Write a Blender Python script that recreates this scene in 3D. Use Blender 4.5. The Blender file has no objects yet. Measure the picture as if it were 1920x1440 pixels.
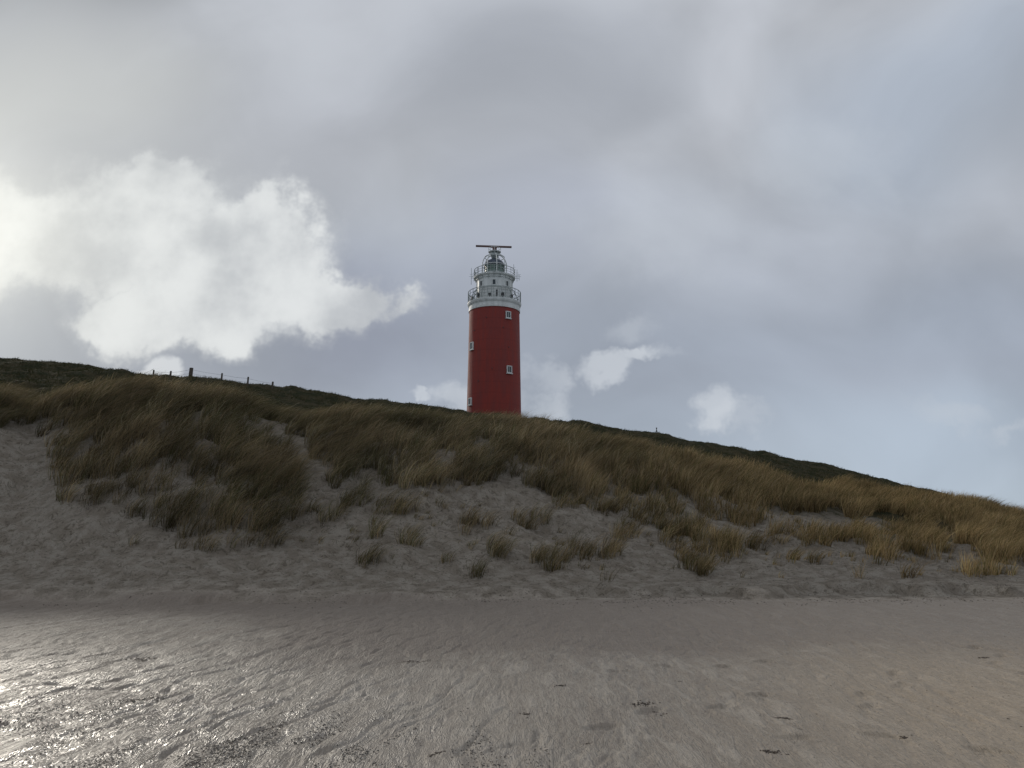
import bpy, math, numpy as np
from mathutils import Vector
rng = np.random.default_rng(7)
scene = bpy.context.scene
scene.view_settings.view_transform = 'Standard'
scene.view_settings.look = 'None'
scene.view_settings.exposure = 0

# ------------------------------------------------------------ camera
PITCH = math.radians(10.5); F = 1450.0; CH = 1.6
sp, cp = math.sin(PITCH), math.cos(PITCH)
cam_d = bpy.data.cameras.new("camera"); cam = bpy.data.objects.new("camera", cam_d)
scene.collection.objects.link(cam); scene.camera = cam
cam.location = (0, 0, CH); cam.rotation_euler = (math.pi/2 + PITCH, 0, 0)
cam_d.sensor_width = 36; cam_d.lens = F/960*18; cam_d.clip_end = 9000; cam_d.clip_start = 0.05

def slope(row):            # height gain per metre of distance for a sight line
    s = (720-np.asarray(row, float))/F
    return (sp+s*cp)/(cp-s*sp)
def project(x, y, z):      # plan of the survey: world -> photo
    d = y*cp+(z-CH)*sp
    u = -y*sp+(z-CH)*cp
    return 960+F*x/d, 720-F*u/d
def wpt(px, row, y):
    s = (720-row)/F; dy = cp-s*sp
    return ((px-960)/F/dy*y, y, CH+y*(sp+s*cp)/dy)

# ------------------------------------------------------------ noise
def hash2(ix, iy, seed):
    n = (ix.astype(np.int64)*374761393 + iy.astype(np.int64)*668265263 + seed*982451653) & 0x7fffffff
    n = ((n ^ (n >> 13))*1274126177) & 0x7fffffff
    n = (n ^ (n >> 16)) & 0xffffff
    return n/float(0xffffff)
def vnoise(x, y, seed=0):
    ix = np.floor(x); iy = np.floor(y); fx = x-ix; fy = y-iy
    fx = fx*fx*fx*(fx*(fx*6-15)+10); fy = fy*fy*fy*(fy*(fy*6-15)+10)
    a = hash2(ix, iy, seed); b = hash2(ix+1, iy, seed); c = hash2(ix, iy+1, seed); d = hash2(ix+1, iy+1, seed)
    return (a+(b-a)*fx)*(1-fy)+(c+(d-c)*fx)*fy
def fbm(x, y, oct=4, seed=0):
    r = 0; amp = 1; tot = 0
    for i in range(oct):
        r = r+amp*(vnoise(x, y, seed+i)*2-1); tot += amp
        x, y = x*2.03+3.1*y*0.02+17.3, y*2.03+5.7; amp *= 0.5
    return r/tot
def sstep(t): t = np.clip(t, 0, 1); return t*t*(3-2*t)

# ------------------------------------------------------------ terrain
KX  = [-700,-200, 0, 60,130,300,430,500,560,700,900,1000,1150,1300,1500,1650,1800,1920,2300,2800]
V1  = [ 716, 724,750,772,764,752,774,800,808,802,812, 822, 856, 890, 926, 946, 962, 982,1000,1004]
Y1  = [  30,  30, 31, 32, 32, 32, 32, 33, 33, 34, 35,  36,  38,  40,  43,  46,  50,  54,  62, 66]
KX2 = [-700,-200, 0,150,280,400,560,700,870,1000,1100,1250,1330,1400,1500,1600,1680,1760,1900,2300,2800]
V2  = [ 670, 670,678,689,708,718,738,755,777, 790, 802, 823, 836, 849, 870, 894, 915, 936, 970, 998,1004]
Y2  = [  60,  60, 60, 60, 60, 60, 61, 62, 64,  66,  68,  70,  71,  72,  73,  74,  75,  76,  78,  80,  80]
# old footprints and wind scours on the sand slope and a few on the beach
FPr = np.random.default_rng(11)
FP = []
for _ in range(26):
    cx_, cy_ = FPr.uniform(-16, 22), FPr.uniform(18.5, 27); ang = FPr.uniform(-0.5, 0.5)+(math.pi if FPr.random() < .5 else 0)
    for k_ in range(FPr.integers(5, 13)):
        sd = 0.12 if k_ % 2 else -0.12
        FP.append((cx_+math.cos(ang)*k_*0.62-math.sin(ang)*sd, cy_+math.sin(ang)*k_*0.62+math.cos(ang)*sd, ang+FPr.normal(0, .2), FPr.uniform(.05, .09)))
for cx_, cy_, ang, k0 in ((0.7, 6.9, 0.5, 4), (2.2, 6.4, -0.2, 3), (3.2, 7.6, 0.9, 4), (1.2, 9.5, 0.2, 4), (5.6, 9.0, 1.2, 4)):
    for k_ in range(k0):
        sd = 0.1 if k_ % 2 else -0.1
        FP.append((cx_+math.cos(ang)*k_*0.66-math.sin(ang)*sd, cy_+math.sin(ang)*k_*0.66+math.cos(ang)*sd, ang+FPr.normal(0, .15), 0.022))
def footprints(x, y):
    out = np.zeros(x.shape)
    xf = x.ravel(); yf_ = y.ravel(); of = out.ravel()
    cand = np.where((yf_ > 5.5) & (yf_ < 33) & (np.abs(xf) < 34))[0]
    order = cand[np.argsort(yf_[cand])]; ys_ = yf_[order]
    for fx, fy, an, dp in FP:
        a0, b0 = np.searchsorted(ys_, [fy-0.45, fy+0.45]); ii = order[a0:b0]
        ii = ii[np.abs(xf[ii]-fx) < 0.45]
        dx, dy = xf[ii]-fx, yf_[ii]-fy
        p = (dx*math.cos(an)+dy*math.sin(an))/0.15; q = (-dx*math.sin(an)+dy*math.cos(an))/0.075
        r = np.sqrt(p*p+q*q)
        of[ii] += dp*(-np.exp(-r**3)+0.45*np.exp(-((r-1.35)/0.35)**2))
    return of.reshape(x.shape)
def height(x, y, detail=True):
    ys = np.maximum(y, 6.0)
    a = x/ys
    px = 960+F*a*0.985
    y1 = np.interp(px, KX, Y1); z1 = CH+y1*slope(np.interp(px, KX, V1))
    y2 = np.interp(px, KX2, Y2); e2 = slope(np.interp(px, KX2, V2)); z2 = CH+y2*e2
    yf = 18.6+0.5*np.sin(x*0.21)+0.012*np.maximum(x, 0)**1.4
    t = np.clip((y-yf)/(y1-yf), 0, 1)
    zf = z1*(0.30*t+0.70*sstep(t))
    t2 = np.clip((y-y1)/(y2-y1), 0, 1)
    zm = z1+(z2-z1)*t2-0.75*np.sin(np.pi*t2)*np.clip(z1/5, 0, 1)
    t3 = np.clip((y-y2)/90, 0, 1)
    zb = (CH+y*e2)*(1-0.10*sstep(t3*4)) - 0.8*sstep(t3*3)
    zb = zb*(1-sstep((y-170)/160))
    zb = np.where(y > 330, -0.5, zb)
    h = np.where(y < y1, zf, np.where(y < y2, zm, zb))
    dune = sstep((y-yf)/3.0)*(y < 330)
    if detail:
        h = h+dune*(0.45*fbm(x/3.4, y/3.4, 3, 3)*sstep((y-yf)/7))
        h = h+dune*(0.19*fbm(x/1.1, y/1.1, 3, 11)+0.07*np.abs(fbm(x/0.30, y/0.30, 2, 21)))*(y < 120)
        # low sandy step where the slope meets the washed beach
        h = h+0.24*(0.7+0.5*fbm(x/2.5, y*0, 2, 36))*sstep((y-(yf-0.7)-1.3*fbm(x/1.5, y*0+1.3, 4, 31))/0.55)*(y < 330)
        beach = 1-sstep((y-yf+1)/2)
        c, s = math.cos(math.radians(80)), math.sin(math.radians(80))
        w = 0.40*fbm(x/1.1, y/1.6, 3, 41)
        p = x*s-y*c+w; q = x*c+y*s
        amp = 0.55+0.60*sstep((1.5-x)/5)+0.4*fbm(x/2, y/2, 2, 47)
        r1_ = 1-np.abs(fbm(p/0.26, q/1.7, 3, 51)); r2_ = 1-np.abs(fbm(p/0.10+3, q/0.55, 2, 71))
        h = h+beach*(0.05*fbm(x/3, y/3, 2, 61)+amp*(-0.026*r1_**5-0.011*r2_**4)+0.007*fbm(x/0.14, y/0.14, 2, 81))
    return h

NA = 1250; OY = -9.0
aa = np.linspace(-1, 1, NA)
aa = np.sign(aa)*(0.45*np.abs(aa)+1.05*np.abs(aa)**2.6)
rr = np.concatenate([np.linspace(1.0, 13.2, 25)[:-1], np.geomspace(13.2, 29, 480)[:-1], np.geomspace(29, 95, 420)[:-1], np.geomspace(95, 8000, 110)])
A, R = np.meshgrid(aa, rr)
X = A*R; Y = R+OY
Z = height(X, Y)+footprints(X, Y)
def grid_mesh(name, X, Y, Z, mat):
    nr, na = X.shape
    me = bpy.data.meshes.new(name)
    co = np.stack([X, Y, Z], -1).reshape(-1, 3).astype(np.float32)
    i = np.arange(nr-1)[:, None]*na+np.arange(na-1)[None, :]
    f = np.stack([i, i+1, i+na+1, i+na], -1).reshape(-1, 4).astype(np.int32)
    me.vertices.add(len(co)); me.vertices.foreach_set("co", co.ravel())
    me.loops.add(f.size); me.loops.foreach_set("vertex_index", f.ravel())
    me.polygons.add(len(f)); me.polygons.foreach_set("loop_start", np.arange(0, f.size, 4, dtype=np.int32))
    me.polygons.foreach_set("use_smooth", np.ones(len(f), bool))
    me.update(calc_edges=True); me.materials.append(mat)
    ob = bpy.data.objects.new(name, me); scene.collection.objects.link(ob); return ob

# ------------------------------------------------------------ node helper
class N:
    def __init__(s, nt): s.nt = nt; s.nt.nodes.clear()
    def node(s, t, **kw):
        n = s.nt.nodes.new(t)
        for k, v in kw.items(): setattr(n, k, v)
        return n
    def put(s, sock, v):
        if isinstance(v, bpy.types.NodeSocket): s.nt.links.new(v, sock)
        elif v is not None: sock.default_value = v
    def m(s, op, a, b=None, c=None, clamp=False):
        n = s.node('ShaderNodeMath', operation=op); n.use_clamp = clamp
        s.put(n.inputs[0], a); s.put(n.inputs[1], b); s.put(n.inputs[2], c); return n.outputs[0]
    def v(s, op, a, b=None, scale=None):
        n = s.node('ShaderNodeVectorMath', operation=op)
        s.put(n.inputs[0], a); s.put(n.inputs[1], b)
        if scale is not None: s.put(n.inputs['Scale'], scale)
        return n.outputs['Value'] if op in ('LENGTH', 'DISTANCE', 'DOT_PRODUCT') else n.outputs[0]
    def xyz(s, x, y, z):
        n = s.node('ShaderNodeCombineXYZ')
        for i, q in enumerate((x, y, z)): s.put(n.inputs[i], q)
        return n.outputs[0]
    def sep(s, v): n = s.node('ShaderNodeSeparateXYZ'); s.put(n.inputs[0], v); return n.outputs
    def noise(s, vec, scale, detail=4, rough=0.5, dist=0.0, col=False, dim='2D'):
        n = s.node('ShaderNodeTexNoise', noise_dimensions=dim); s.put(n.inputs['Vector'], vec); s.put(n.inputs['Scale'], scale)
        s.put(n.inputs['Detail'], detail); s.put(n.inputs['Roughness'], rough); s.put(n.inputs['Distortion'], dist)
        return n.outputs['Color'] if col else n.outputs[0]
    def ramp(s, f, a, b, c=0.0, d=1.0, smooth=True):
        n = s.node('ShaderNodeMapRange'); n.interpolation_type = 'SMOOTHSTEP' if smooth else 'LINEAR'
        s.put(n.inputs[0], f)
        for i, q in enumerate((a, b, c, d)): s.put(n.inputs[1+i], q)
        return n.outputs[0]
    def mix(s, f, a, b, blend='MIX'):
        n = s.node('ShaderNodeMix', data_type='RGBA', blend_type=blend)
        s.put(n.inputs[0], f)
        for sock, q in ((n.inputs[6], a), (n.inputs[7], b)):
            if isinstance(q, tuple) and len(q) == 3: q = (*q, 1)
            s.put(sock, q)
        return n.outputs[2]
def new_mat(name):
    m = bpy.data.materials.new(name); m.use_nodes = True
    n = N(m.node_tree); out = n.node('ShaderNodeOutputMaterial'); b = n.node('ShaderNodeBsdfPrincipled')
    n.nt.links.new(b.outputs[0], out.inputs[0]); return m, n, b, out

# ------------------------------------------------------------ sand material
def sand_material():
    m, n, b, out = new_mat("sand")
    geo = n.node('ShaderNodeNewGeometry'); P = geo.outputs['Position']
    x, y, z = n.sep(P)
    big = n.noise(P, 0.35, 2); mid = n.noise(P, 2.2, 4, 0.6); fine = n.noise(P, 26, 3, 0.65); grit = n.noise(P, 130, 1, 0.6)
    mp = n.node('ShaderNodeMapping'); n.put(mp.inputs[0], P); mp.inputs['Rotation'].default_value = (0, 0, math.radians(32)); mp.inputs['Scale'].default_value = (1.0, 0.20, 1)
    st = n.noise(mp.outputs[0], 4.5, 5, 0.68, 0.25); st2 = n.noise(mp.outputs[0], 19.0, 3, 0.6, 0.3)
    mc = n.m('SUBTRACT', mid, 0.5)
    yf = n.m('ADD', 18.2, n.m('MULTIPLY', mc, 2.5))
    dry = n.ramp(n.m('SUBTRACT', y, yf), -0.6, 0.8)
    wetc = n.mix(n.ramp(big, 0.35, 0.65), (0.272, 0.229, 0.183), (0.328, 0.282, 0.229))
    wetc = n.mix(n.ramp(st, 0.32, 0.74), wetc, (0.395, 0.348, 0.288))
    wetc = n.mix(n.m('MULTIPLY', n.ramp(st2, 0.52, 0.30), 0.42), wetc, (0.15, 0.122, 0.096))
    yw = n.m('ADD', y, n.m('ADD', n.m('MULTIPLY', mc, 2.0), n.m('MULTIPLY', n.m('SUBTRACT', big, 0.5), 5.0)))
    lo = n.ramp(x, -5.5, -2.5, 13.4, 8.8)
    shade_band = n.m('MULTIPLY', n.ramp(n.m('SUBTRACT', yw, lo), 0.0, 2.8), n.ramp(y, 18.6, 17.4))  # dune shade with damp sand painted into the beach colour, sparing the sunlit patch
    shade_band = n.m('MULTIPLY', shade_band, n.ramp(x, 9, 2, 0.70, 1.0))
    wetc = n.mix(n.m('MULTIPLY', shade_band, 0.72), wetc, (0.175, 0.138, 0.108))
    sunlit_warm = n.ramp(n.m('SUBTRACT', x, n.m('MULTIPLY', y, 0.15)), -0.3, 3.5)
    wetc = n.mix(n.m('MULTIPLY', sunlit_warm, n.ramp(y, 13, 7.5, 0.12, 0.65)), wetc, (0.48, 0.37, 0.245))  # sunlit warmth of the right foreground, painted into the sand colour
    dryc = n.mix(n.ramp(mid, 0.35, 0.65), (0.285, 0.247, 0.200), (0.390, 0.350, 0.295))
    deb = n.ramp(n.noise(P, 5.5, 5, 0.78, 0.8), 0.52, 0.62)
    dryc = n.mix(n.m('MULTIPLY', deb, 0.60), dryc, (0.105, 0.084, 0.056))
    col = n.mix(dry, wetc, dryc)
    spk = n.ramp(fine, 0.58, 0.70); col = n.mix(n.m('MULTIPLY', spk, 0.42), col, (0.085, 0.070, 0.055))
    veg = n.ramp(n.m('ADD', y, n.m('MULTIPLY', mc, 6)), 30, 34)
    vegc = n.mix(n.ramp(n.noise(P, 0.9, 4, 0.65), 0.4, 0.6), (0.028, 0.032, 0.013), (0.065, 0.055, 0.028))
    vegc = n.mix(n.ramp(y, 300, 400), vegc, (0.2, 0.18, 0.15))
    col = n.mix(veg, col, vegc)
    col = n.mix(n.m('MULTIPLY', n.ramp(grit, 0.55, 0.7), 0.2), col, (0.47, 0.43, 0.37))
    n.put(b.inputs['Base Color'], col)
    e = n.m('ADD', n.m('ADD', x, n.m('MULTIPLY', y, 0.24)), n.m('MULTIPLY', mc, 2.2))
    wet = n.m('MULTIPLY', n.ramp(e, 2.2, -1.4), n.ramp(n.m('ADD', y, n.m('MULTIPLY', st, 3)), 13.8, 8.6))
    wet = n.m('MULTIPLY', wet, n.ramp(st, 0.34, 0.56, 0.35, 1.0))
    rough = n.ramp(wet, 0, 1, 0.56, 0.18, False)
    rough = n.m('ADD', rough, n.m('MULTIPLY', dry, 0.35), clamp=True)
    n.put(b.inputs['Roughness'], rough)
    spec = n.m('ADD', n.ramp(wet, 0, 1, 0.34, 0.6, False), n.m('MULTIPLY', n.m('ADD', dry, veg), -0.24)); n.put(b.inputs['Specular IOR Level'], n.m('MAXIMUM', spec, 0.05))
    rill = n.m('ADD', n.m('MULTIPLY', n.ramp(n.m('ABSOLUTE', n.m('SUBTRACT', st, 0.5)), 0.0, 0.05), 0.010), n.m('MULTIPLY', n.ramp(n.m('ABSOLUTE', n.m('SUBTRACT', st2, 0.5)), 0.0, 0.08), 0.007))
    hgt = n.m('ADD', n.m('MULTIPLY', st, 0.058), n.m('MULTIPLY', st2, 0.032)); hgt = n.m('ADD', hgt, rill)
    hgt = n.m('ADD', hgt, n.m('MULTIPLY', fine, 0.016)); hgt = n.m('ADD', hgt, n.m('MULTIPLY', grit, 0.0045))
    vo = n.node('ShaderNodeTexVoronoi', feature='F1', voronoi_dimensions='2D'); n.put(vo.inputs['Vector'], n.v('ADD', P, n.v('SCALE', n.xyz(mid, big, 0), scale=1.2))); vo.inputs['Scale'].default_value = 2.4
    hd = n.m('ADD', n.m('MULTIPLY', n.ramp(vo.outputs[0], 0.0, 0.35), 0.08), n.m('MULTIPLY', n.noise(P, 8, 4, 0.76), 0.24))
    mh = n.node('ShaderNodeMix', data_type='FLOAT'); n.put(mh.inputs[0], dry); n.put(mh.inputs[2], hgt); n.put(mh.inputs[3], hd)
    bp = n.node('ShaderNodeBump'); bp.inputs['Strength'].default_value = 0.9; bp.inputs['Distance'].default_value = 1.0
    n.put(bp.inputs['Height'], mh.outputs[0]); n.put(b.inputs['Normal'], bp.outputs[0])
    return m
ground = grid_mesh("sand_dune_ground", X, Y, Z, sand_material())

# ------------------------------------------------------------ grass
def in_poly(px, py, poly):
    inside = np.zeros(px.shape, bool); n = len(poly)
    for i in range(n):
        x1, y1 = poly[i]; x2, y2 = poly[(i+1) % n]
        c = ((y1 > py) != (y2 > py)) & (px < (x2-x1)*(py-y1)/((y2-y1) if y2 != y1 else 1e-9)+x1)
        inside ^= c
    return inside
POLY = [
 ([(70,800),(110,740),(300,690),(430,720),(480,770),(540,830),(575,900),(565,960),(530,1000),(400,1008),(300,1000),(250,975),(220,950),(120,960),(95,890)], 1.0, 1.0),
 ([(490,770),(560,740),(700,740),(900,770),(1000,790),(1150,820),(1230,850),(1290,890),(1260,930),(1200,922),(1100,945),(1050,942),(985,908),(930,890),(870,915),(800,912),(700,918),(620,915),(600,870),(540,815)], 1.0, 0.85),
 ([(1200,835),(1300,850),(1500,885),(1650,905),(1800,915),(1920,940),(2200,950),(2200,1075),(1960,1075),(1880,1052),(1800,1025),(1770,988),(1700,968),(1600,970),(1500,965),(1400,958),(1300,940),(1240,908)], 1.0, 0.78),
 ([(-300,690),(20,700),(75,745),(70,785),(20,795),(-20,805),(-300,900)], 1.0, 0.8)]
BLOBS = [(1235,965,50,26,1),(1278,1005,46,32,1),(1305,1052,32,30,1),(1350,1035,36,24,1),(1480,1008,40,14,.9),(1520,1015,36,14,.9),(1590,1002,34,18,.9),(1645,1012,50,18,.9),
 (1720,1012,50,24,1),(1750,1034,30,14,.9),(1030,1058,34,16,1),(1075,1036,32,18,.8),(935,1035,18,14,1),(880,1078,17,8,1),(690,1054,13,10,1),(770,1018,16,13,1),(990,975,34,16,.9),
 (590,965,50,16,1),(1140,940,56,24,.9),(1070,940,40,20,.9),(1350,960,50,16,.8),(1400,975,30,14,.8),(1660,1050,30,12,.7),(1140,1038,18,11,.7),(890,993,40,14,.7),(700,998,20,12,.9),(740,955,40,14,.7),
 (240,1022,20,7,.7),(1130,1088,8,5,.8),(1070,1082,9,6,.9),(1700,1080,9,5,.7),(1420,1022,24,10,.6),(1550,1056,26,8,.5),(840,1056,14,7,.7),(1180,1000,32,20,.7),(480,1018,55,12,.8),(380,1026,50,9,.6),(1850,1075,50,8,.5),
 (650,940,40,16,.8),(1480,1055,14,7,.6),(1600,1080,12,6,.5),(960,1000,18,8,.7),(1240,1090,10,5,.6),(820,945,26,10,.7)]
def grass_mask(px, py):
    d = np.zeros(px.shape); s = np.zeros(px.shape)+0.5
    wx = px+16*fbm(px/40, py/25, 2, 90); wy = py+14*fbm(px/40, py/25, 2, 95)
    for poly, dens, size in POLY:
        k = in_poly(wx, wy, poly); d = np.where(k, np.maximum(d, dens), d); s = np.where(k, size, s)
    for cx, cy, rx, ry, dens in BLOBS:
        r = ((px-cx)/rx)**2+((py-cy)/ry)**2; k = (r < 1) & (d < dens)
        d = np.where(k, dens, d); s = np.where(k, 0.64, s)
    g = np.abs(px-(545+(py-780)*0.28)) < 16*np.clip((py-770)/60, 0, 1)
    d = np.where(g & (py < 915), d*0.12, d)
    return d, s
def blades_mesh(name, base, h, w, lean, az, waz, col, mat, nseg=3):
    n = len(base); T = np.linspace(0, 1, nseg+1)
    verts = np.zeros((n, nseg*2+1, 3), np.float32)
    wd = np.stack([np.cos(waz), np.sin(waz), np.zeros(n)], -1)*w[:, None]*0.5
    dx = lean[:, 0]; dy = lean[:, 1]
    for i, t in enumerate(T):
        L = h*t
        mag = np.sqrt(dx*dx+dy*dy)
        p = base.copy()
        p[:, 0] += L*(az[:, 0]+dx*t*(0.6+0.4*t)); p[:, 1] += L*(az[:, 1]+dy*t*(0.6+0.4*t))
        p[:, 2] += L*np.maximum(1-0.42*mag*t*t-0.08*t, 0.15)
        if i < nseg:
            k = 1-0.75*(i/nseg)**1.5
            verts[:, 2*i] = p-wd*k; verts[:, 2*i+1] = p+wd*k
        else: verts[:, 2*nseg] = p
    nv = nseg*2+1
    off = (np.arange(n)*nv)[:, None]
    quads = [np.array([2*i, 2*i+1, 2*i+3, 2*i+2]) for i in range(nseg-1)]
    tri = np.array([2*(nseg-1), 2*(nseg-1)+1, 2*nseg])
    loops = np.concatenate(quads+[tri]); lens = np.array([4]*(nseg-1)+[3])
    li = (loops[None, :]+off).ravel().astype(np.int32)
    tot = np.tile(lens, n); starts = np.concatenate([[0], np.cumsum(tot)[:-1]]).astype(np.int32)
    me = bpy.data.meshes.new(name)
    me.vertices.add(n*nv); me.vertices.foreach_set("co", verts.ravel())
    me.loops.add(len(li)); me.loops.foreach_set("vertex_index", li)
    me.polygons.add(len(starts)); me.polygons.foreach_set("loop_start", starts)
    me.polygons.foreach_set("use_smooth", np.ones(len(starts), bool))
    at = me.color_attributes.new("tint", 'FLOAT_COLOR', 'POINT')
    c4 = np.ones((n, nv, 4), np.float32); c4[:, :, :3] = col[:, None, :]
    for i in range(nv):      # darker towards the foot of every blade
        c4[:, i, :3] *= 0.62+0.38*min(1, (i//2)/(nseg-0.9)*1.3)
    at.data.foreach_set("color", c4.ravel())
    me.update(calc_edges=True); me.materials.append(mat)
    ob = bpy.data.objects.new(name, me); scene.collection.objects.link(ob); return ob
def grass_material(name, transl=0.3):
    m, n, b, out = new_mat(name)
    at = n.node('ShaderNodeAttribute'); at.attribute_name = "tint"
    n.nt.nodes.remove(b)
    b = n.node('ShaderNodeBsdfDiffuse'); n.put(b.inputs[0], at.outputs['Color'])
    tr = n.node('ShaderNodeBsdfTranslucent'); n.put(tr.inputs[0], at.outputs['Color'])
    mx = n.node('ShaderNodeMixShader'); mx.inputs[0].default_value = transl
    n.nt.links.new(b.outputs[0], mx.inputs[1]); n.nt.links.new(tr.outputs[0], mx.inputs[2]); n.nt.links.new(mx.outputs[0], out.inputs[0])
    return m
gm = grass_material("marram_blades", 0.30)
STRAW = np.array([0.450, 0.350, 0.205]); OLIVE = np.array([0.165, 0.158, 0.078]); BROWN = np.array([0.185, 0.137, 0.082]); GREY = np.array([0.43, 0.375, 0.265])
NT = 52000
tx = rng.uniform(-36, 56, NT); ty = rng.uniform(18.5, 56, NT)
tz = height(tx, ty); px, py = project(tx, ty, tz)
d, s = grass_mask(px, py)
y1t = np.interp(px, KX, Y1)
patch = np.clip(0.85+1.0*fbm(tx/1.2, ty/1.2, 3, 77), 0.15, 1)
keep = (rng.random(NT) < d*np.clip(patch, 0.24, 1)) & (ty < y1t+4)
seed = (~keep) & (rng.random(NT) < 0.20*(fbm(tx/1.6, ty/1.6, 2, 33) > 0.0)) & (py > 880) & (py < 1085) & (px > 560) & (px < 1900) & (ty < y1t)
sel = keep | seed
tx, ty, s, px, py, patch, seed = tx[sel], ty[sel], s[sel], px[sel], py[sel], patch[sel], seed[sel]
nt = len(tx); nb = np.where(seed, rng.integers(5, 20, nt), rng.integers(24, 38, nt))
idx = np.repeat(np.arange(nt), nb); n = len(idx); print("tufts", nt, "blades", n)
rad = np.where(seed, 0.07, 0.16)[idx]*np.sqrt(rng.random(n)); th = rng.uniform(0, 2*np.pi, n)
bx = tx[idx]+rad*np.cos(th); by = ty[idx]+rad*np.sin(th)
bz = height(bx, by)-0.03
hh = np.where(seed, 0.30, 1.15*s*(0.60+0.50*patch))[idx]*rng.uniform(0.5, 1.15, n)
hh *= rng.uniform(0.7, 1.25, nt)[idx]
az = np.stack([np.cos(th), np.sin(th)], -1)*(rad/0.17*0.30)[:, None]+rng.normal(0, 0.12, (n, 2))
wl = np.interp(px, [0, 550, 900, 1400, 1900], [0.95, 0.85, 0.65, 0.30, 0.25])+0.55*fbm(tx/2.2, ty/2.2, 2, 5)+rng.normal(0, 0.12, nt)
lean = np.stack([wl[idx]*rng.uniform(0.6, 1.3, n), -0.35+rng.normal(0, 0.2, n)], -1)
mixr = rng.random(n)[:, None]; tone = (0.5+0.6*fbm(tx/1.6, ty/1.6, 3, 8))[idx][:, None]
green = fbm(tx/2.6, ty/2.6, 2, 18)[idx][:, None]
tonetuft = rng.uniform(0.55, 1.35, nt)[idx][:, None]
rightness = np.clip((px-900)/700, 0, 1)[idx][:, None]
mixr = np.clip(mixr+0.35*green*(1-rightness), 0, 0.999)
col = np.where(mixr < 0.29+0.20*rightness, STRAW, np.where(mixr < 0.45+0.1*rightness, GREY, np.where(mixr < 0.67+0.06*rightness, BROWN, OLIVE)))
col = col*(1+rightness*np.array([0.06, -0.02, -0.16]))
col = col*(0.62+0.6*tone)*tonetuft*(1+0.06*rightness)*rng.uniform(0.75, 1.25, n)[:, None]
wid = rng.uniform(0.009, 0.016, n)*np.interp(by, [20, 50], [0.9, 1.7])
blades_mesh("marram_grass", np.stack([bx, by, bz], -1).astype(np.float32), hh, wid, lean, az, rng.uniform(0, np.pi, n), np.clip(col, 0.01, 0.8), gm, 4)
# low turf on the dune behind
n = 190000
by = 29+rng.random(n)**1.0*48; a = rng.uniform(-0.85, 0.85, n); bx = a*by
bz = height(bx, by)-0.01; px, py = project(bx, by, bz); y1t = np.interp(px, KX, Y1)
cl = fbm(bx/1.3, by/1.3, 3, 55)
k = (by > y1t-0.5+1.5*fbm(bx/2, by/2, 2, 44)) & (rng.random(n) < np.clip(0.75+1.2*cl, 0.25, 1))
bx, by, bz, cl, px = bx[k], by[k], bz[k], cl[k], px[k]; n = len(bx); print("turf", n)
near = np.clip(1-(by-y1t[k])/7, 0, 1)
h = (0.13+0.16*np.clip(cl+0.3, 0, 1)+0.26*near)*rng.uniform(0.5, 1.3, n)
m_ = (rng.random(n)*0.8+near*0.35)[:, None]
col = np.where(m_ < 0.62, np.array([0.048, 0.054, 0.022]), np.where(m_ < 0.78, np.array([0.085, 0.068, 0.038]), np.array([0.24, 0.19, 0.11])))*rng.uniform(0.7, 1.3, n)[:, None]
lean = np.stack([0.5+rng.normal(0, 0.3, n), rng.normal(0, 0.3, n)], -1)
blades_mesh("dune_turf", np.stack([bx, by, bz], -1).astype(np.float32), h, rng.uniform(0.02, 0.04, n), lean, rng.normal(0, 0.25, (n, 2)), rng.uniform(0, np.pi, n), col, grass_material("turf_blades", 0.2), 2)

# ------------------------------------------------------------ shells and pebbles, drift debris
def chips(name, x, y, r, col, flat, mat):
    n = len(x); z = height(x, y)
    o = np.array([[1,0,0],[0.3,0.9,0],[-0.8,0.5,0],[-0.7,-0.6,0],[0.4,-0.9,0],[0,0,1],[0,0,-1]], float)
    f = [(0,1,5),(1,2,5),(2,3,5),(3,4,5),(4,0,5),(1,0,6),(2,1,6),(3,2,6),(4,3,6),(0,4,6)]
    th = rng.uniform(0, 2*np.pi, n); c, s_ = np.cos(th), np.sin(th)
    st = rng.uniform(0.35, 1, n)
    v = np.zeros((n, 7, 3), np.float32)
    for i in range(7):
        lx = o[i, 0]*r*rng.uniform(.8, 1.2, n); ly = o[i, 1]*r*st; lz = o[i, 2]*r*flat
        v[:, i, 0] = x+lx*c-ly*s_; v[:, i, 1] = y+lx*s_+ly*c; v[:, i, 2] = z+lz+r*flat*0.4+lx*0.15
    fi = (np.array(f).ravel()[None, :]+(np.arange(n)*7)[:, None]).ravel().astype(np.int32)
    me = bpy.data.meshes.new(name); me.vertices.add(n*7); me.vertices.foreach_set("co", v.ravel())
    me.loops.add(len(fi)); me.loops.foreach_set("vertex_index", fi)
    me.polygons.add(len(fi)//3); me.polygons.foreach_set("loop_start", np.arange(0, len(fi), 3, dtype=np.int32))
    at = me.color_attributes.new("tint", 'FLOAT_COLOR', 'POINT'); c4 = np.ones((n, 7, 4), np.float32); c4[:, :, :3] = col[:, None, :]
    at.data.foreach_set("color", c4.ravel()); me.update(calc_edges=True); me.materials.append(mat)
    ob = bpy.data.objects.new(name, me); scene.collection.objects.link(ob)
def tint_mat(name, rough):
    m, n_, b, out = new_mat(name); at = n_.node('ShaderNodeAttribute'); at.attribute_name = "tint"
    n_.put(b.inputs['Base Color'], at.outputs['Color']); b.inputs['Roughness'].default_value = rough; return m
n = 110000
x = rng.uniform(-5, 0.6, n); y = rng.uniform(4.8, 9.5, n)
dn = fbm(x/0.22, y/0.75, 3, 201)
lim = np.exp(-((x+1.6)/1.3)**2)*np.clip((7.6-y)/1.8, 0, 1)+0.5*np.exp(-((x+4.0)/0.4)**2-((y-7.2)/0.8)**2)
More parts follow.
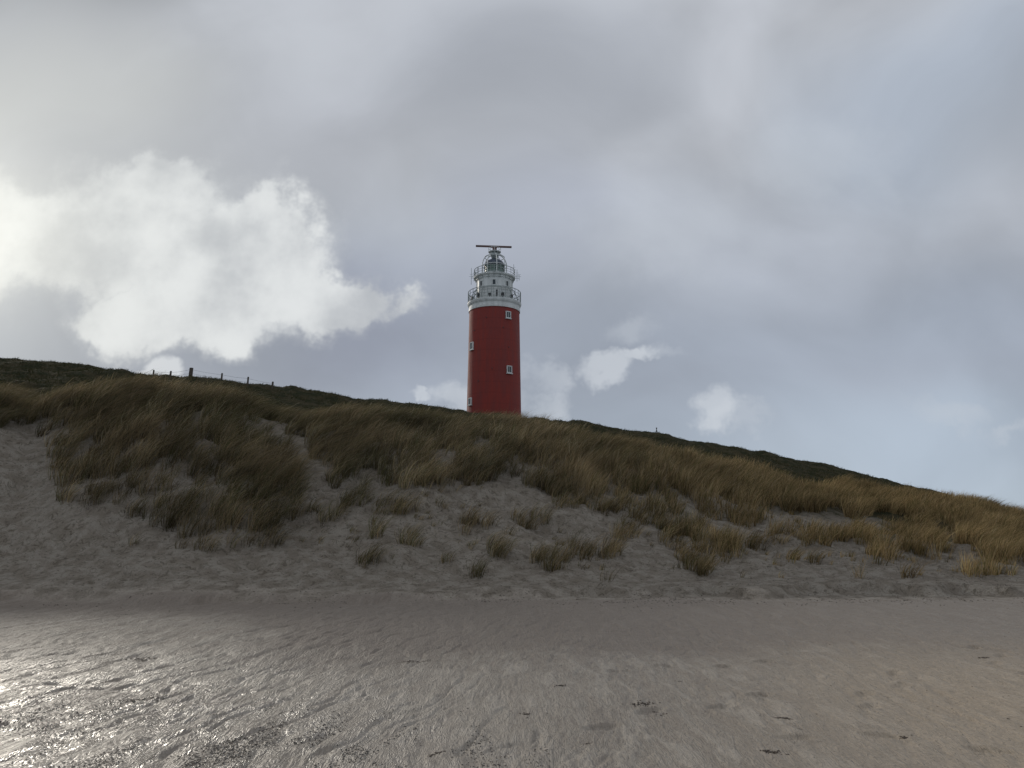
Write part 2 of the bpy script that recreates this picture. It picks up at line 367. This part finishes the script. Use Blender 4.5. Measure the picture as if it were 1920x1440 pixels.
k = (dn > 0.06) & (rng.random(n) < lim*0.75*np.clip((dn-0.06)*6, 0.15, 1)); x, y = x[k], y[k]; n = len(x)
q = rng.random(n)[:, None]
col = np.where(q < 0.72, np.array([0.045, 0.04, 0.035]), np.where(q < 0.9, np.array([0.16, 0.13, 0.10]), np.array([0.5, 0.47, 0.42])))*rng.uniform(0.7, 1.3, n)[:, None]
chips("shell_gravel", x, y, rng.uniform(0.004, 0.011, n), col, 0.45, tint_mat("shell_grit", 0.35)); print("gravel", n)
CL = [(1205,1318,26),(1235,1335,14),(1468,1350,14),(1500,1372,5),(1700,1385,16),(1445,1412,18),(780,1238,34),(265,1232,26),(275,1303,36),(1275,1271,8),(1845,1234,14),
      (225,1150,12),(1050,1285,12),(985,1335,10),(1590,1185,7),(820,1405,14),(1165,1180,6),(655,1140,7),(1100,1385,7),(1330,1200,6),(120,1205,7),(1890,1345,7),(690,1200,5)]
xs, ys, rs = [], [], []
for cx, cy, r in CL:
    yy = -CH/slope(cy); wx = (cx-960)/F/(cp-(720-cy)/F*sp)*yy
    k = int(r*3.6); t_ = rng.normal(0, 1, k); sx = r/F*yy*0.5
    xs.append(wx+t_*sx); ys.append(yy+t_*sx*rng.uniform(-0.6, 0.9)+rng.normal(0, sx*0.6, k)); rs.append(rng.uniform(0.004, 0.015, k)*min(1, r/12))
k = 3200; fx = rng.uniform(-16, 18, k); fy = 17.7+rng.normal(0, 0.75, k)+0.012*np.maximum(fx, 0)**1.4
m_ = fbm(fx/1.2, fy/0.5, 2, 300) > 0.0
xs.append(fx[m_]); ys.append(fy[m_]); rs.append(rng.uniform(0.006, 0.028, m_.sum()))
k = 1000; fx = rng.uniform(-11, 13, k); fy = rng.uniform(6, 17.5, k); xs.append(fx); ys.append(fy); rs.append(rng.uniform(0.003, 0.011, k))
k = 3500; fx = rng.uniform(-16, 22, k); fy = rng.uniform(19, 27, k); xs.append(fx); ys.append(fy); rs.append(rng.uniform(0.008, 0.028, k))
x = np.concatenate(xs); y = np.concatenate(ys); r = np.concatenate(rs)
col = np.array([0.055, 0.040, 0.028])*rng.uniform(0.6, 1.8, len(x))[:, None]
chips("seaweed_debris", x, y, r, col, 0.3, tint_mat("dry_weed", 0.7))

# ------------------------------------------------------------ mesh helpers
def mesh_obj(name, v, f, mat, parent=None, smooth=False):
    me = bpy.data.meshes.new(name); me.from_pydata([tuple(p) for p in v], [], f); me.update(); me.materials.append(mat)
    if smooth: me.polygons.foreach_set("use_smooth", [True]*len(me.polygons))
    ob = bpy.data.objects.new(name, me); scene.collection.objects.link(ob)
    if parent: ob.parent = parent
    return ob
def lathe(prof, seg, rot=0.0, cx=0, cy=0):
    v = []; f = []; k = len(prof)
    for i in range(seg):
        a_ = 2*math.pi*i/seg+rot
        for r_, z_ in prof: v.append((cx+r_*math.cos(a_), cy+r_*math.sin(a_), z_))
    for i in range(seg):
        j = (i+1) % seg
        for q in range(k-1): f.append((i*k+q, j*k+q, j*k+q+1, i*k+q+1))
    return v, f
class B:
    def __init__(s): s.v = []; s.f = []
    def add(s, v, f): o = len(s.v); s.v += [tuple(p) for p in v]; s.f += [tuple(i+o for i in q) for q in f]
    def tube(s, p, q, r, seg=6, r2=None):
        p = Vector(p); q = Vector(q); d = (q-p).normalized(); u = d.orthogonal().normalized(); w = d.cross(u); r2 = r if r2 is None else r2
        v = []
        for c, rr_ in ((p, r), (q, r2)):
            for i in range(seg):
                a_ = 2*math.pi*i/seg; v.append(c+u*rr_*math.cos(a_)+w*rr_*math.sin(a_))
        f = [(i, (i+1) % seg, seg+(i+1) % seg, seg+i) for i in range(seg)]+[tuple(range(seg))[::-1], tuple(range(seg, 2*seg))]
        s.add(v, f)
    def path(s, pts, r, seg=6):
        for a_, b_ in zip(pts[:-1], pts[1:]): s.tube(a_, b_, r, seg)
    def ring(s, R_, z, r, n=48, cx=0, cy=0):
        v = []; f = []; m_ = 6
        for i in range(n):
            a_ = 2*math.pi*i/n
            for j in range(m_):
                b_ = 2*math.pi*j/m_; v.append((cx+(R_+r*math.cos(b_))*math.cos(a_), cy+(R_+r*math.cos(b_))*math.sin(a_), z+r*math.sin(b_)))
        for i in range(n):
            for j in range(m_): f.append((i*m_+j, ((i+1) % n)*m_+j, ((i+1) % n)*m_+(j+1) % m_, i*m_+(j+1) % m_))
        s.add(v, f)
    def box(s, c, ex, ey, ez):
        c = Vector(c); ex = Vector(ex); ey = Vector(ey); ez = Vector(ez)
        v = [c+ex*i+ey*j+ez*k for i in (-1, 1) for j in (-1, 1) for k in (-1, 1)]
        s.add(v, [(0,1,3,2),(4,6,7,5),(0,4,5,1),(2,3,7,6),(0,2,6,4),(1,5,7,3)])
def paint(name, c1, c2, rough=0.45, scale=0.6, streak=True, bump=0.01, metallic=0, courses=0):
    m, n, b, out = new_mat(name); tc = n.node('ShaderNodeTexCoord'); P = tc.outputs['Object']
    mp = n.node('ShaderNodeMapping'); n.put(mp.inputs[0], P); mp.inputs['Scale'].default_value = (1, 1, 0.12 if streak else 1)
    a_ = n.noise(mp.outputs[0], scale*2.5, 6, 0.65, dim='3D'); c = n.mix(n.ramp(a_, 0.35, 0.68), c1, c2)
    hb = n.noise(P, 3, 5, 0.6, dim='3D')
    if courses:
        pz = n.sep(P)[2]; fr = n.m('FRACT', n.m('MULTIPLY', pz, courses)); ln = n.ramp(n.m('ABSOLUTE', n.m('SUBTRACT', fr, 0.5)), 0.42, 0.5)
        c = n.mix(n.m('MULTIPLY', ln, 0.22), c, tuple(q*0.5 for q in c1))
    n.put(b.inputs['Base Color'], c); b.inputs['Metallic'].default_value = metallic
    n.put(b.inputs['Roughness'], n.ramp(a_, 0.3, 0.7, rough-0.08, rough+0.12))
    bp = n.node('ShaderNodeBump'); bp.inputs['Distance'].default_value = bump; n.put(bp.inputs['Height'], hb); n.put(b.inputs['Normal'], bp.outputs[0])
    return m
red = paint("red_paint", (0.170, 0.016, 0.011), (0.235, 0.027, 0.018), 0.7, courses=0.62)
white = paint("white_paint", (0.50, 0.52, 0.51), (0.66, 0.68, 0.67), 0.5)
greyp = paint("grey_steel", (0.22, 0.25, 0.245), (0.32, 0.36, 0.35), 0.5)
dark = paint("dark_steel", (0.03, 0.03, 0.032), (0.05, 0.05, 0.055), 0.5)
domem = paint("dome_slate_blue", (0.03, 0.045, 0.07), (0.05, 0.07, 0.10), 0.35)
rust = paint("rusty_radar", (0.09, 0.05, 0.045), (0.13, 0.07, 0.06), 0.5)
gl, n_, b_, _ = new_mat("dark_glass"); b_.inputs['Base Color'].default_value = (0.03, 0.045, 0.05, 1); b_.inputs['Roughness'].default_value = 0.08
lgl, n_, b_, _ = new_mat("lantern_green_glass"); b_.inputs['Base Color'].default_value = (0.09, 0.16, 0.13, 1); b_.inputs['Roughness'].default_value = 0.1

# ------------------------------------------------------------ lighthouse
D = 115.0
lx = (927-960)/F/0.965*D
def zr(row): return float(CH+D*slope(row))
def rw(w_px, row): s_ = (720-row)/F; return w_px/2/F/(cp-s_*sp)*D
LH = bpy.data.objects.new("lighthouse", None); scene.collection.objects.link(LH); LH.location = (lx, D, 0)
zb = 14.0; zt = zr(587)
r0 = rw(102, 775); r1 = rw(94, 590)
rbase = r0+(r0-r1)/(zr(590)-zr(775))*(zr(775)-zb)
v, f = lathe([(rbase, zb), (r0, zr(775)), (r1, zt)], 96); mesh_obj("red_tower", v, f, red, LH, True)
zd = zr(571)
v, f = lathe([(r1+0.0, zt), (r1+0.10, zt+0.02), (r1+0.12, zt+0.35), (r1+0.02, zt+0.40), (r1+0.05, zt+0.75), (r1+0.22, zt+1.0), (r1+0.30, zd-0.12), (r1+0.30, zd), (0.5, zd)], 96)
mesh_obj("gallery_cornice", v, f, white, LH)
g = B(); RG = r1+0.20; rh = 1.75
for k_, rr_ in ((1.0, 0.05), (0.72, 0.028), (0.45, 0.028), (0.15, 0.028)): g.ring(RG, zd+rh*k_, rr_, 64)
NP = 28
for i in range(NP):
    a0 = 2*math.pi*i/NP; p = (RG*math.cos(a0), RG*math.sin(a0)); g.tube((*p, zd), (*p, zd+rh+0.05), 0.045, 5)
mesh_obj("gallery_railing", g.v, g.f, greyp, LH)
r2 = rw(68, 545); zc = zr(523)
v, f = lathe([(r2+0.18, zd+0.0), (r2+0.18, zd+0.5), (r2+0.04, zd+0.62), (r2, zd+0.7), (r2-0.06, zc-0.5), (r2+0.10, zc-0.42), (r2+0.12, zc-0.25), (r2+0.42, zc-0.05), (r2+0.45, zc+0.12), (0.3, zc+0.12)], 16, math.pi/16)
mesh_obj("watch_room", v, f, white, LH)
g = B(); gd = B()
for i in range(16):
    a0 = 2*math.pi*i/16+math.pi/16
    g.tube((r2*math.cos(a0), r2*math.sin(a0), zd+0.6), ((r2-0.05)*math.cos(a0), (r2-0.05)*math.sin(a0), zc-0.42), 0.07, 6)
    am = 2*math.pi*i/16
    if i % 2 == 0:
        R_ = r2*math.cos(math.pi/16)-0.02
        o = Vector((math.cos(am), math.sin(am), 0)); tt = Vector((-math.sin(am), math.cos(am), 0)); c = o*R_
        for zz, hz, hw in ((zd+2.75, 0.38, 0.22),):
            gd.box(c+Vector((0, 0, zz)), tt*hw, o*0.05, Vector((0, 0, hz)))
            for sg in (-1, 1):
                g.box(c+tt*sg*(hw+0.05)+Vector((0, 0, zz)), tt*0.05, o*0.09, Vector((0, 0, hz+0.1)))
                g.box(c+Vector((0, 0, zz+sg*(hz+0.05))), tt*hw, o*0.085, Vector((0, 0, 0.05)))
mesh_obj("watch_room_trim", g.v, g.f, white, LH); mesh_obj("watch_room_windows", gd.v, gd.f, gl, LH)
g = B()
for i in range(14):
    a0 = 2*math.pi*i/14+0.12; R_ = r2+0.75
    c, s_ = math.cos(a0), math.sin(a0)
    pts = [((r2+0.15+0.75*math.sin(t)) * c, (r2+0.15+0.75*math.sin(t)) * s_, zd+2.1-2.1*(t/(math.pi/2))**1.3) for t in np.linspace(0, math.pi/2, 6)]
    g.path(pts, 0.05, 5)
g.ring(r2+0.35, zd+1.9, 0.045, 48)
mesh_obj("gallery_stays", g.v, g.f, greyp, LH)
g = B()
for a0, w_, h_ in ((-1.2, .35, .5), (-1.75, .3, .4), (-2.3, .28, .7), (-0.75, .3, .45), (-1.45, .2, .9), (-2.75, .3, .5)):
    o = Vector((math.cos(a0), math.sin(a0), 0)); tt = Vector((-math.sin(a0), math.cos(a0), 0)); c = o*(RG-0.45)+Vector((0, 0, zd+h_/2+0.35))
    g.box(c, tt*w_*.6, o*0.18, Vector((0, 0, h_/2))); g.tube(c-Vector((0, 0, h_/2+0.35)), c, 0.04)
mesh_obj("gallery_equipment", g.v, g.f, dark, LH)
zu = zc+0.12; RU = rw(76, 518); g = B()
for k_, rr_ in ((1.0, 0.045), (0.66, 0.025), (0.33, 0.025)): g.ring(RU, zu+1.15*k_, rr_, 56)
for i in range(20):
    a0 = 2*math.pi*i/20; g.tube((RU*math.cos(a0), RU*math.sin(a0), zu-0.05), (RU*math.cos(a0), RU*math.sin(a0), zu+1.2), 0.035, 5)
    g.tube((RU*math.cos(a0), RU*math.sin(a0), zu), ((r2+0.05)*math.cos(a0), (r2+0.05)*math.sin(a0), zu-0.8), 0.04, 5)
g.ring(RU, zu-0.02, 0.06, 56)
mesh_obj("upper_railing", g.v, g.f, greyp, LH)
RL = rw(37, 505); zl0 = zu; zl1 = zr(500); zl2 = zr(487.5)
zg = zu+0.75
v, f = lathe([(RL+0.12, zl0), (RL+0.12, zg-0.08), (RL+0.02, zg), (0.2, zg)], 40); mesh_obj("lantern_base", v, f, greyp, LH)
v, f = lathe([(RL-0.06, zg), (RL-0.06, zl1)], 40); mesh_obj("lantern_glass", v, f, lgl, LH, True)
g = B()
for i in range(16):
    a0 = 2*math.pi*i/16; g.tube((RL*math.cos(a0), RL*math.sin(a0), zg-0.05), (RL*math.cos(a0), RL*math.sin(a0), zl1), 0.045, 5)
for zz in (zg, (zg+zl1)/2, zl1): g.ring(RL, zz, 0.055, 40)
mesh_obj("lantern_bars", g.v, g.f, greyp, LH)
prof = [(RL+0.12, zl1-0.02), (RL+0.12, zl1+0.12)]+[((RL+0.02)*math.cos(t), zl1+0.12+(zl2-zl1)*math.sin(t)) for t in np.linspace(0.05, 1.5, 9)]
v, f = lathe(prof, 40); mesh_obj("lantern_dome", v, f, domem, LH, True)
zr0 = zu+1.0; ztop = zr(477); g = B(); RC = rw(46, 500)
for i in range(8):
    a0 = 2*math.pi*i/8+0.2; c, s_ = math.cos(a0), math.sin(a0)
    pts = [(RC*c, RC*s_, zu)]+[(RC*math.cos(t)**0.75*c, RC*math.cos(t)**0.75*s_, zr0+1.0+(ztop-zr0-1.0)*math.sin(t)) for t in np.linspace(0, 1.38, 9)]
    g.path(pts, 0.075, 6)
g.ring(RC, zr0+0.9, 0.05, 40); g.ring(RC*0.80, zr0+1.0+(ztop-zr0-1.0)*0.72, 0.05, 32)
mesh_obj("radar_cage", g.v, g.f, white, LH)
zp = zr(481)
v, f = lathe([(0.0, zl2), (0.45, zl2+0.05), (0.5, zp-0.1), (0.62, zp), (0.72, zp+0.35), (0.45, zp+0.7), (0.3, zp+0.8), (0.28, zp+1.0), (0, zp+1.0)], 20); mesh_obj("vent_cowl", v, f, greyp, LH, True)
g = B(); g.ring(0.95, zr(473), 0.045, 24); g.ring(0.95, zr(473)+0.6, 0.035, 24)
for i in range(8):
    a0 = 2*math.pi*i/8; g.tube((0.95*math.cos(a0), 0.95*math.sin(a0), zr(473)-0.05), (0.95*math.cos(a0), 0.95*math.sin(a0), zr(473)+0.62), 0.03, 5)
    g.tube((0.95*math.cos(a0), 0.95*math.sin(a0), zr(473)), (0.3*math.cos(a0), 0.3*math.sin(a0), zr(473)-0.5), 0.03, 5)
v, f = lathe([(0.2, zr(473)-0.04), (0.95, zr(473)-0.04), (0.95, zr(473)+0.03), (0.2, zr(473)+0.03)], 24); g.add(v, f)
mesh_obj("radar_platform", g.v, g.f, white, LH)
zrad = zr(462.3); g = B()
g.tube((0, 0, zp+0.9), (0, 0, zrad-0.15), 0.20, 10, 0.13); g.box((0, 0, zr(468)), (0.33, 0, 0), (0, 0.3, 0), (0, 0, 0.26))
xr = rw(67, 462); g.box((-0.15, 0, zrad), (xr, 0.25, 0), (-0.01, 0.14, 0), (0, 0, 0.12)); g.box((-0.15, -0.1, zrad-0.18), (0.5, 0.04, 0), (0, 0.1, 0), (0, 0, 0.055))
mesh_obj("radar_scanner", g.v, g.f, rust, LH)
g = B()
for dxp, ra, rb in ((-43, 536, 505), (-38, 530, 512), (42, 530, 508), (36, 520, 498), (-30, 520, 503), (46, 528, 518)):
    xx = dxp/F/0.955*D; y_ = -0.6
    g.tube((xx, y_, zr(ra)), (xx, y_, zr(rb)), 0.035, 5); zz = (zr(ra)*0.6+zr(rb)*0.4)
    g.tube((xx, y_, zz), (RU*0.97*(1 if xx > 0 else -1), y_, zz), 0.04, 5)
    g.tube((xx-0.3, y_, zz+0.25), (xx+0.3, y_, zz+0.25), 0.025, 5); g.tube((xx-0.25, y_, zz+0.6), (xx+0.25, y_, zz+0.6), 0.02, 5)
mesh_obj("antennas", g.v, g.f, greyp, LH)
g = B(); gd = B(); wi = B()
for cxp, row, wp, hp in ((953, 601, 10, 13), (887, 655, 8, 14), (955, 701, 11, 13.5), (885, 757, 7.5, 13)):
    zz = zr(row); R_ = r0+(r1-r0)*(zz-zr(775))/(zt-zr(775))
    xo = (cxp-927)/F/0.97*D; a0 = -math.acos(max(-1, min(1, xo/R_)))
    o = Vector((math.cos(a0), math.sin(a0), 0)); tt = Vector((-math.sin(a0), math.cos(a0), 0)); up = Vector((0, 0, 1)); c = o*R_+up*zz
    hw = 0.44; hh_ = hp/F*D/0.96/2
    for sg in (-1, 1):
        g.box(c+tt*sg*(hw-0.06), tt*0.06, o*0.16, up*hh_); g.box(c+up*sg*(hh_-0.06), tt*(hw-0.12), o*0.158, up*0.06)
    g.box(c-up*(hh_+0.06), tt*(hw+0.08), o*0.24, up*0.055)
    wi.box(c+up*0.0, tt*0.02, o*0.13, up*(hh_-0.12)); gd.box(c, tt*(hw-0.12), o*0.10, up*(hh_-0.12))
mesh_obj("window_frames", g.v, g.f, white, LH); mesh_obj("window_bars", wi.v, wi.f, white, LH); mesh_obj("window_glass", gd.v, gd.f, gl, LH)
g = B()
for xo, row in ((-1.1, 607), (1.4, 625), (-2.9, 628), (-0.2, 700), (2.2, 660), (-2.2, 722)):
    zz = zr(row); R_ = r0+(r1-r0)*(zz-zr(775))/(zt-zr(775)); a0 = -math.acos(xo/R_)
    o = Vector((math.cos(a0), math.sin(a0), 0)); g.tube(o*(R_-0.05)+Vector((0, 0, zz)), o*(R_+0.12)+Vector((0, 0, zz)), 0.07, 8)
mesh_obj("wall_ties", g.v, g.f, dark, LH)

# ------------------------------------------------------------ fence posts on the skyline
wood = paint("weathered_wood", (0.045, 0.035, 0.028), (0.09, 0.075, 0.06), 0.85, 3)
tops = []
def post(name, px_, rowtop, y_, r_):
    x_, _, zt_ = wpt(px_, rowtop, y_)
    zg_ = float(height(np.array([x_]), np.array([y_]))[0]); g = B()
    g.tube((0, 0, -0.3), (r_*0.3, 0, zt_-zg_), r_, 9, r_*0.9)
    g.tube((r_*0.3, 0, zt_-zg_), (r_*0.3, 0, zt_-zg_+0.02), r_*0.9, 9, r_*0.5)
    ob = mesh_obj(name, g.v, g.f, wood); ob.location = (x_, y_, zg_); tops.append(Vector((x_, y_, zt_-0.12))); return zt_-zg_
for px_, row, r_ in ((288, 694, .07), (320, 696, .08), (358, 690, .16), (416, 700, .075), (465, 707, .075), (511, 716, .085)):
    print("post", post("fence_post", px_, row, 59.5, r_))
g = B()
for a_, b2 in zip(tops[:-1], tops[1:]):
    for dz in (0, -0.3):
        mid_ = (a_+b2)/2+Vector((0, 0, dz-0.04)); g.path([a_+Vector((0, 0, dz)), mid_, b2+Vector((0, 0, dz))], 0.008, 4)
mesh_obj("fence_wire", g.v, g.f, dark)
x_, y_, zt_ = wpt(1231, 803, 69.5); zg_ = float(height(np.array([x_]), np.array([y_]))[0]); g = B()
g.tube((0, 0, -0.2), (0, 0, zt_-zg_), 0.03, 6); g.tube((-0.14, 0, -0.2), (0, 0, (zt_-zg_)*.8), 0.02, 5); g.tube((0.14, 0, -0.2), (0, 0, (zt_-zg_)*.8), 0.02, 5); g.box((0, 0, zt_-zg_), (.05, 0, 0), (0, .05, 0), (0, 0, .06))
ob = mesh_obj("marker_pole", g.v, g.f, dark); ob.location = (x_, y_, zg_)

# ------------------------------------------------------------ sky
SAZ, SEL = math.radians(-37), math.radians(18)
w = bpy.data.worlds.new("World"); scene.world = w; w.use_nodes = True
n = N(w.node_tree); out = n.node('ShaderNodeOutputWorld'); bg = n.node('ShaderNodeBackground'); n.nt.links.new(bg.outputs[0], out.inputs[0])
bg.inputs['Strength'].default_value = 0.1
sky = n.node('ShaderNodeTexSky', sky_type='NISHITA'); sky.sun_disc = False; sky.sun_elevation = SEL; sky.sun_rotation = SAZ
tc = n.node('ShaderNodeTexCoord'); x, y, z = n.sep(tc.outputs['Generated'])
ysafe = n.m('MAXIMUM', n.m('ABSOLUTE', y), 0.12)
u = n.m('DIVIDE', x, ysafe); e = n.m('DIVIDE', z, ysafe)
u = n.m('MINIMUM', n.m('MAXIMUM', u, -3), 3); e = n.m('MINIMUM', n.m('MAXIMUM', e, -0.3), 4)
UV = n.xyz(u, e, 0)
def lin(c): return tuple(((q/255)/12.92 if q/255 <= 0.04045 else ((q/255+0.055)/1.055)**2.4) for q in c)
def uv(px_, row): s_ = (720-row)/F; dy = cp-s_*sp; return (px_-960)/F/dy, (sp+s_*cp)/dy
base = n.mix(n.ramp(e, 0.02, 0.20), lin((172, 184, 196)), lin((155, 163, 176)))
base = n.mix(n.ramp(e, 0.22, 0.55), base, lin((177, 181, 188)))
wn = n.noise(UV, 1.6, 2, 0.5, col=True)
wv = n.v('SUBTRACT', wn, (0.5, 0.5, 0.5))
UVd = n.v('ADD', UV, n.v('SCALE', n.v('MULTIPLY', wv, (1, 1, 0)), scale=0.38))
def dist(cx, cy, rx, ry, coords):
    a_, b2 = uv(cx, cy)
    return n.v('LENGTH', n.v('MULTIPLY', n.v('SUBTRACT', coords, (a_, b2, 0)), (F/rx, F/ry, 0)))
for cx, cy, rx, ry, c, k in ((250, 640, 620, 190, (134, 141, 155), .9), (760, 600, 330, 230, (142, 148, 163), .85), (1000, 130, 500, 260, (164, 169, 178), .7),
     (30, 0, 420, 190, (147, 151, 156), .85), (150, 220, 420, 170, (196, 199, 201), .7), (1300, 430, 420, 260, (178, 184, 195), .7), (1750, 780, 500, 150, (166, 178, 192), .8), (1150, 900, 500, 150, (154, 164, 178), .5),
     (1750, 180, 500, 300, (165, 175, 189), .8), (1800, 560, 300, 160, (157, 166, 180), .6), (620, 260, 300, 200, (175, 179, 188), .5), (1330, 60, 160, 300, (189, 193, 201), .6), (1000, 420, 200, 260, (153, 159, 173), .5)):
    base = n.mix(n.m('MULTIPLY', n.ramp(dist(cx, cy, rx, ry, UVd), 1.0, 0.1), k), base, lin(c))
st = n.node('ShaderNodeMapping'); n.put(st.inputs[0], UVd); st.inputs['Rotation'].default_value = (0, 0, -0.9); st.inputs['Scale'].default_value = (1, 1.35, 1)
soft = n.noise(st.outputs[0], 2.3, 5, 0.48, 0.0)
base = n.mix(1.0, base, n.ramp(soft, 0.25, 0.75, 0.86, 1.14), 'MULTIPLY')
gdir = (math.sin(SAZ)*math.cos(SEL), math.cos(SAZ)*math.cos(SEL), math.sin(SEL))
dt = n.v('DOT_PRODUCT', tc.outputs['Generated'], gdir)
glow = n.m('POWER', n.m('MAXIMUM', dt, 0.0), 30.0); glow2 = n.m('POWER', n.m('MAXIMUM', dt, 0.0), 220.0)
dn = n.noise(UV, 6.5, 5, 0.62, col=True)
UVc = n.v('ADD', UV, n.v('SCALE', n.v('MULTIPLY', n.v('SUBTRACT', dn, (0.5, 0.5, 0.5)), (1, 1, 0)), scale=0.15))
UVs = n.v('ADD', UV, n.v('SCALE', n.v('MULTIPLY', n.v('SUBTRACT', dn, (0.5, 0.5, 0.5)), (1, 1, 0)), scale=0.05))
def cloud(blobs, coords):
    f = None
    for cx, cy, rx, ry in blobs:
        d = n.m('SUBTRACT', 1.0, dist(cx, cy, rx, ry, coords))
        f = d if f is None else n.m('MAXIMUM', f, d)
    return f
big = [(-40, 440, 220, 170), (120, 440, 240, 150), (300, 450, 250, 160), (320, 360, 140, 80), (430, 530, 220, 140), (480, 430, 100, 85), (600, 565, 160, 80), (380, 600, 220, 85), (685, 562, 105, 52), (-60, 510, 150, 80), (260, 610, 130, 70)]
small = [(850, 745, 66, 42), (1005, 715, 66, 44), (1105, 685, 72, 34), (1340, 785, 52, 44), (785, 758, 34, 14), (1010, 755, 66, 34), (1190, 675, 60, 22)]
puff = [(295, 703, 44, 36), (262, 708, 26, 22)]
faint = [(1190, 600, 90, 50), (1780, 760, 130, 40), (1230, 670, 80, 22), (1380, 805, 90, 22), (1900, 800, 90, 20), (1230, 430, 260, 120), (1560, 300, 200, 120)]
shape = n.noise(UV, 9.0, 6, 0.58)
shp = n.m('SUBTRACT', shape, 0.5)
fb = cloud(big, UVc); fe = n.m('ADD', fb, n.m('MULTIPLY', shp, 0.7))
mb = n.m('ADD', n.m('MULTIPLY', n.ramp(fe, -0.25, 0.42), 0.5), n.m('MULTIPLY', n.ramp(fe, -0.02, 0.34), 0.5))
ms = n.ramp(n.m('ADD', cloud(small, UVc), n.m('MULTIPLY', shp, 1.0)), -0.15, 0.6)
mp_ = n.ramp(n.m('ADD', cloud(puff, UVs), n.m('MULTIPLY', shp, 0.4)), 0.0, 0.35)
mf = n.ramp(n.m('ADD', cloud(faint, UVc), n.m('MULTIPLY', shp, 0.6)), -0.1, 0.9)
n1 = n.noise(UV, 5.0, 5, 0.55); n2 = n.noise(n.v('ADD', UV, (-0.04, 0.025, 0)), 5.0, 5, 0.55)
lit = n.ramp(n.m('ADD', n.m('MULTIPLY', n.m('SUBTRACT', n1, n2), 1.0), n.m('MULTIPLY', shp, 0.5)), -0.34, 0.24, 0, 1, True)
cc = n.mix(lit, lin((178, 182, 187)), lin((220, 223, 224)))
col = n.mix(n.m('MULTIPLY', mf, 0.35), base, lin((190, 196, 204)))
col = n.mix(n.m('MULTIPLY', mb, 0.95), col, cc)
col = n.mix(n.m('MULTIPLY', ms, 0.58), col, n.mix(lit, lin((174, 181, 191)), lin((206, 211, 217))))
col = n.mix(n.m('MULTIPLY', mp_, 0.85), col, lin((205, 209, 214)))
col = n.mix(n.m('MULTIPLY', glow, 0.28), col, lin((238, 240, 230)))
col = n.v('ADD', col, n.v('SCALE', (0.9, 0.86, 0.68), scale=n.m('MULTIPLY', glow2, 0.20)))
fin = n.mix(0.96, n.v('SCALE', sky.outputs[0], scale=0.35), n.v('SCALE', col, scale=10.9))
n.put(bg.inputs['Color'], fin)

sun_d = bpy.data.lights.new("sun", 'SUN'); sun_d.energy = 1.05; sun_d.angle = math.radians(10); sun_d.color = (1.0, 0.92, 0.80)
sun = bpy.data.objects.new("sun", sun_d); scene.collection.objects.link(sun)
sun.rotation_euler = Vector(gdir).to_track_quat('Z', 'Y').to_euler(); sun.location = (-30, 40, 30)
